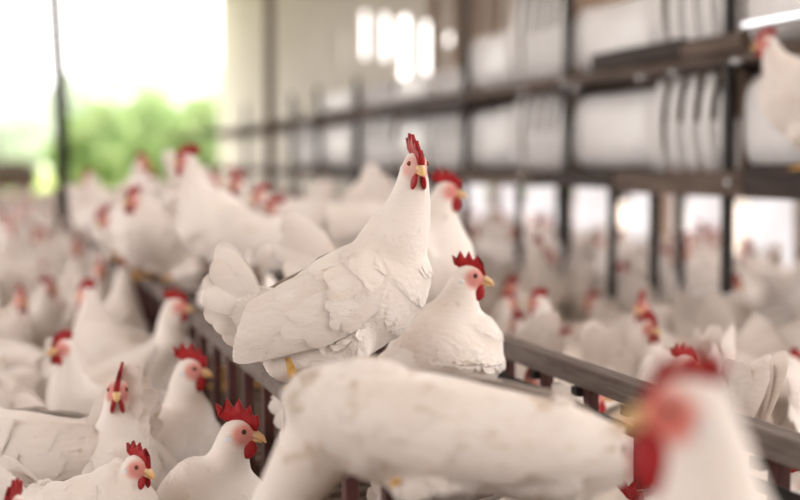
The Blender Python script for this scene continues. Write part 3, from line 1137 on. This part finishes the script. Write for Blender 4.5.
def blocked(x, y):
    if NX - .10 < x < FX + .10 and y < FY1 + .2:
        return True
    if y > 23 or x > WALL_X - .33 or x < LEFT_X:
        return True
    if (abs(x - RX) < .12 or abs(x - RX - RD) < .12) and any(abs(y - q) < .12 for q in RACKY):
        return True
    if math.hypot(x - pc.x, y - pc.y) < .15 or math.hypot(x - p2.x, y - p2.y) < .15:
        return True
    return False


RACKY = [ry(q) for q in (728, 567, 465, 357, 318, 292, 246, 655, 613, 520, 430)]
YMAX = 19.0
tries = 0
while tries < 52000:
    tries += 1
    d = math.sqrt(fr.uniform(1.75 ** 2, YMAX ** 2)) if tries > 9000 else fr.uniform(1.75, 5.5)
    u = fr.uniform(-.30, .30)
    p = CAMP + (CF + CR * u) * d
    x, y = p.x, p.y
    px = 400 + FPX * u
    if blocked(x, y) or (d < 2.75 and px < 420) or (d < 2.5 and px >= 420):
        continue
    a = fr.uniform(0, 2 * math.pi)
    sc = fr.uniform(.88, 1.05)
    if not free(x, y, a, sc, .148):
        continue
    occupy(x, y, a, sc)
    spots.append((d, x, y, a, sc, u))


def inframe(q):
    d, x, y, a, sc, u = q
    px, py, dd = project((x, y, .33))
    return -70 < px < 870 and py < 530


spots = [q for q in spots if inframe(q)]
spots.sort()
NIND = 262


def facing(a):
    t = math.degrees(a + YAW) % 360
    return 'facing right' if t < 45 or t > 315 else 'seen from behind' if t < 135 else 'facing left' if t < 225 else 'facing camera'


MARKS = [(20, 'at the left picture edge'), (60, 'below the thin black post'), (115, 'below the green bushes'), (165, 'below the wall corner bush'),
         (215, 'left of the tall hen tail'), (300, 'below the brown column'), (400, 'below the bright wall openings'), (465, 'below the second rack post'),
         (515, 'below the far slatted box'), (567, 'below the tall middle rack post'), (612, 'below the smooth middle drum'), (655, 'below the thin rack support'),
         (690, 'below the ribbed nest box'), (728, 'below the nearest rack post'), (780, 'below the hen on the rack')]
CARRY = ['head up', 'neck high', 'head turned', 'head low', 'pecking', 'neck high and turned', 'head up and turned']
rows = []
for i, (d, x, y, a, sc, u) in enumerate(spots[:NIND]):
    px = project((x, y, .2))[0]
    mark = min(MARKS, key=lambda q: abs(q[0] - px))[1]
    k = fr.randrange(len(MID))
    lab = ('slightly' if d < 3.3 else 'clearly' if d < 4.6 else 'heavily') + f' blurred hen {facing(a)}, {CARRY[k]}, {mark}'
    side = 'left of the perch frame' if x < NX else 'under the nest rack' if x > RX - .1 else 'between perch frame and nest rack'
    rows.append((lab, k, x, y, a, sc, side))
ORD = {2: ['nearer', 'farther'], 3: ['nearest', 'middle', 'farthest']}
for i, (lab, k, x, y, a, sc, side) in enumerate(rows):
    same = [j for j, r in enumerate(rows) if r[0] == lab]      # rows run from near to far
    if len(same) > 1:
        o_ = ORD.get(len(same), ['nearest', 'second nearest', 'third nearest', 'fourth nearest', 'fifth nearest', 'sixth nearest'])
        lab = o_[min(same.index(i), len(o_) - 1)] + ' ' + lab
    MID[k].place((x, y, 0), a, lab, 'floor hens ' + side, sc)

# everything further back: too many and too small to count
V, F, MI, n0 = [], [], [], 0
for d, x, y, a, sc, u in spots[NIND:]:
    parts = LOWP[fr.randrange(len(LOWP))]
    Mw = Matrix.Translation((x, y, 0)) @ Matrix.Rotation(a, 4, 'Z') @ Matrix.Scale(sc, 4)
    for nm, me, M, par in parts:
        A = np.array(Mw @ M)
        co = np.empty(len(me.vertices) * 3)
        me.vertices.foreach_get('co', co)
        co = co.reshape(-1, 3) @ A[:3, :3].T + A[:3, 3]
        V += co.tolist()
        for pol in me.polygons:
            F.append([v + n0 for v in pol.vertices])
            MI.append(1 if nm == 'comb' else 0)
        n0 += len(co)
ff = mesh('distant_flock', V, F, [M_BLADE, M_COMB], True, MI)
tag(link('distant_flock', ff), 'distant mass of white hens with red combs filling the back of the barn', 'flock', kind='stuff')
print('flock', len(spots), 'stuff faces', len(F))

# ------------------------------------------------------------------ outside: bushes, pale trees, a straw mound
gr = random.Random(5)


def leaf_cloud(c, rad, n, size):
    vs, fs = [], []
    for i in range(n):
        while True:
            v = Vector((gr.uniform(-1, 1), gr.uniform(-1, 1), gr.uniform(-1, 1)))
            if .45 < v.length < 1:
                break
        lump = 1 + .18 * math.sin(v.x * 5 + c[0]) * math.cos(v.z * 6 + c[2])
        q = Vector((c[0] + v.x * rad[0] * lump, c[1] + v.y * rad[1] * lump, c[2] + v.z * rad[2] * lump))
        a = Vector((gr.gauss(0, 1), gr.gauss(0, 1), gr.gauss(0, 1))).normalized()
        b = a.orthogonal().normalized()
        s_ = size * gr.uniform(.6, 1.3)
        k = len(vs)
        vs += [q - a * s_, q + b * s_ * .45, q + a * s_, q - b * s_ * .45]
        fs.append((k, k + 1, k + 2, k + 3))
    return vs, fs


def plant(name, px, d, h, w, lab, cat, leaf, trunk, n=3500, size=.14):
    p = CAMP + (CF + CR * ((px - 400) / FPX)) * d
    o = empty(name, (p.x, p.y, -.01))
    tag(o, lab, cat)
    vs, fs = leaf_cloud((0, 0, trunk + (h - trunk) / 2), (w / 2, w / 2, (h - trunk) / 2), n, size)
    f = link('foliage', mesh('foliage', vs, fs, leaf, False), o)
    f['kind'] = 'stuff'
    m = MB()
    top = trunk + (h - trunk) * .5
    m.tube([(0, 0, 0), (.03, 0, top * .5), (0, .03, top)], [w * .035 + .03, w * .028 + .02, .02], 10)
    for k in range(4):
        a = k * 1.7
        m.tube([(0, 0, top * .55), (math.cos(a) * w * .18, math.sin(a) * w * .18, top * .95), (math.cos(a) * w * .3, math.sin(a) * w * .3, top * 1.2)], [.03, .02, .01], 6)
    m.build('trunk', M_BARK, o)


for px, d, h, w, lab in ((192, 31, 2.0, 1.6, 'green bush outside the barn, nearest the wall corner'),
                         (140, 33.8, 2.2, 2.4, 'green bush outside the barn, between the post and the wall corner'),
                         (92, 29.5, 1.80, 1.6, 'green bush outside the barn, just right of the thin post'),
                         (232, 36.5, 2.3, 2.4, 'green bush outside, half hidden by the barn wall corner')):
    plant('bush', px, d, h, w, lab, 'bush', M_LEAF, .12)
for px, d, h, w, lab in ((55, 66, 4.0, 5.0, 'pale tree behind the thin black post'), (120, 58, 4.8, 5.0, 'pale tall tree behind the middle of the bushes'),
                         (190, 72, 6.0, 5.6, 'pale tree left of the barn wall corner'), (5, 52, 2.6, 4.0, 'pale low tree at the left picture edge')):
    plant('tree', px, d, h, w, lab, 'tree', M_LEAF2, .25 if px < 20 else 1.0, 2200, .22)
sp = at_z(8, 190, 0.0)
m = MB()
for k in range(5):
    m.ell((gr.uniform(-.35, .35), gr.uniform(-.3, .3), .34), (.48, .45, .46))
me = remesh(m, .05, 2, 'straw_mound')
me.materials.clear()
me.materials.append(M_STRAW)
tag(link('straw_mound', me, None, (sp.x, sp.y, -.02)), 'brown mound on the grass at the left picture edge', 'mound')
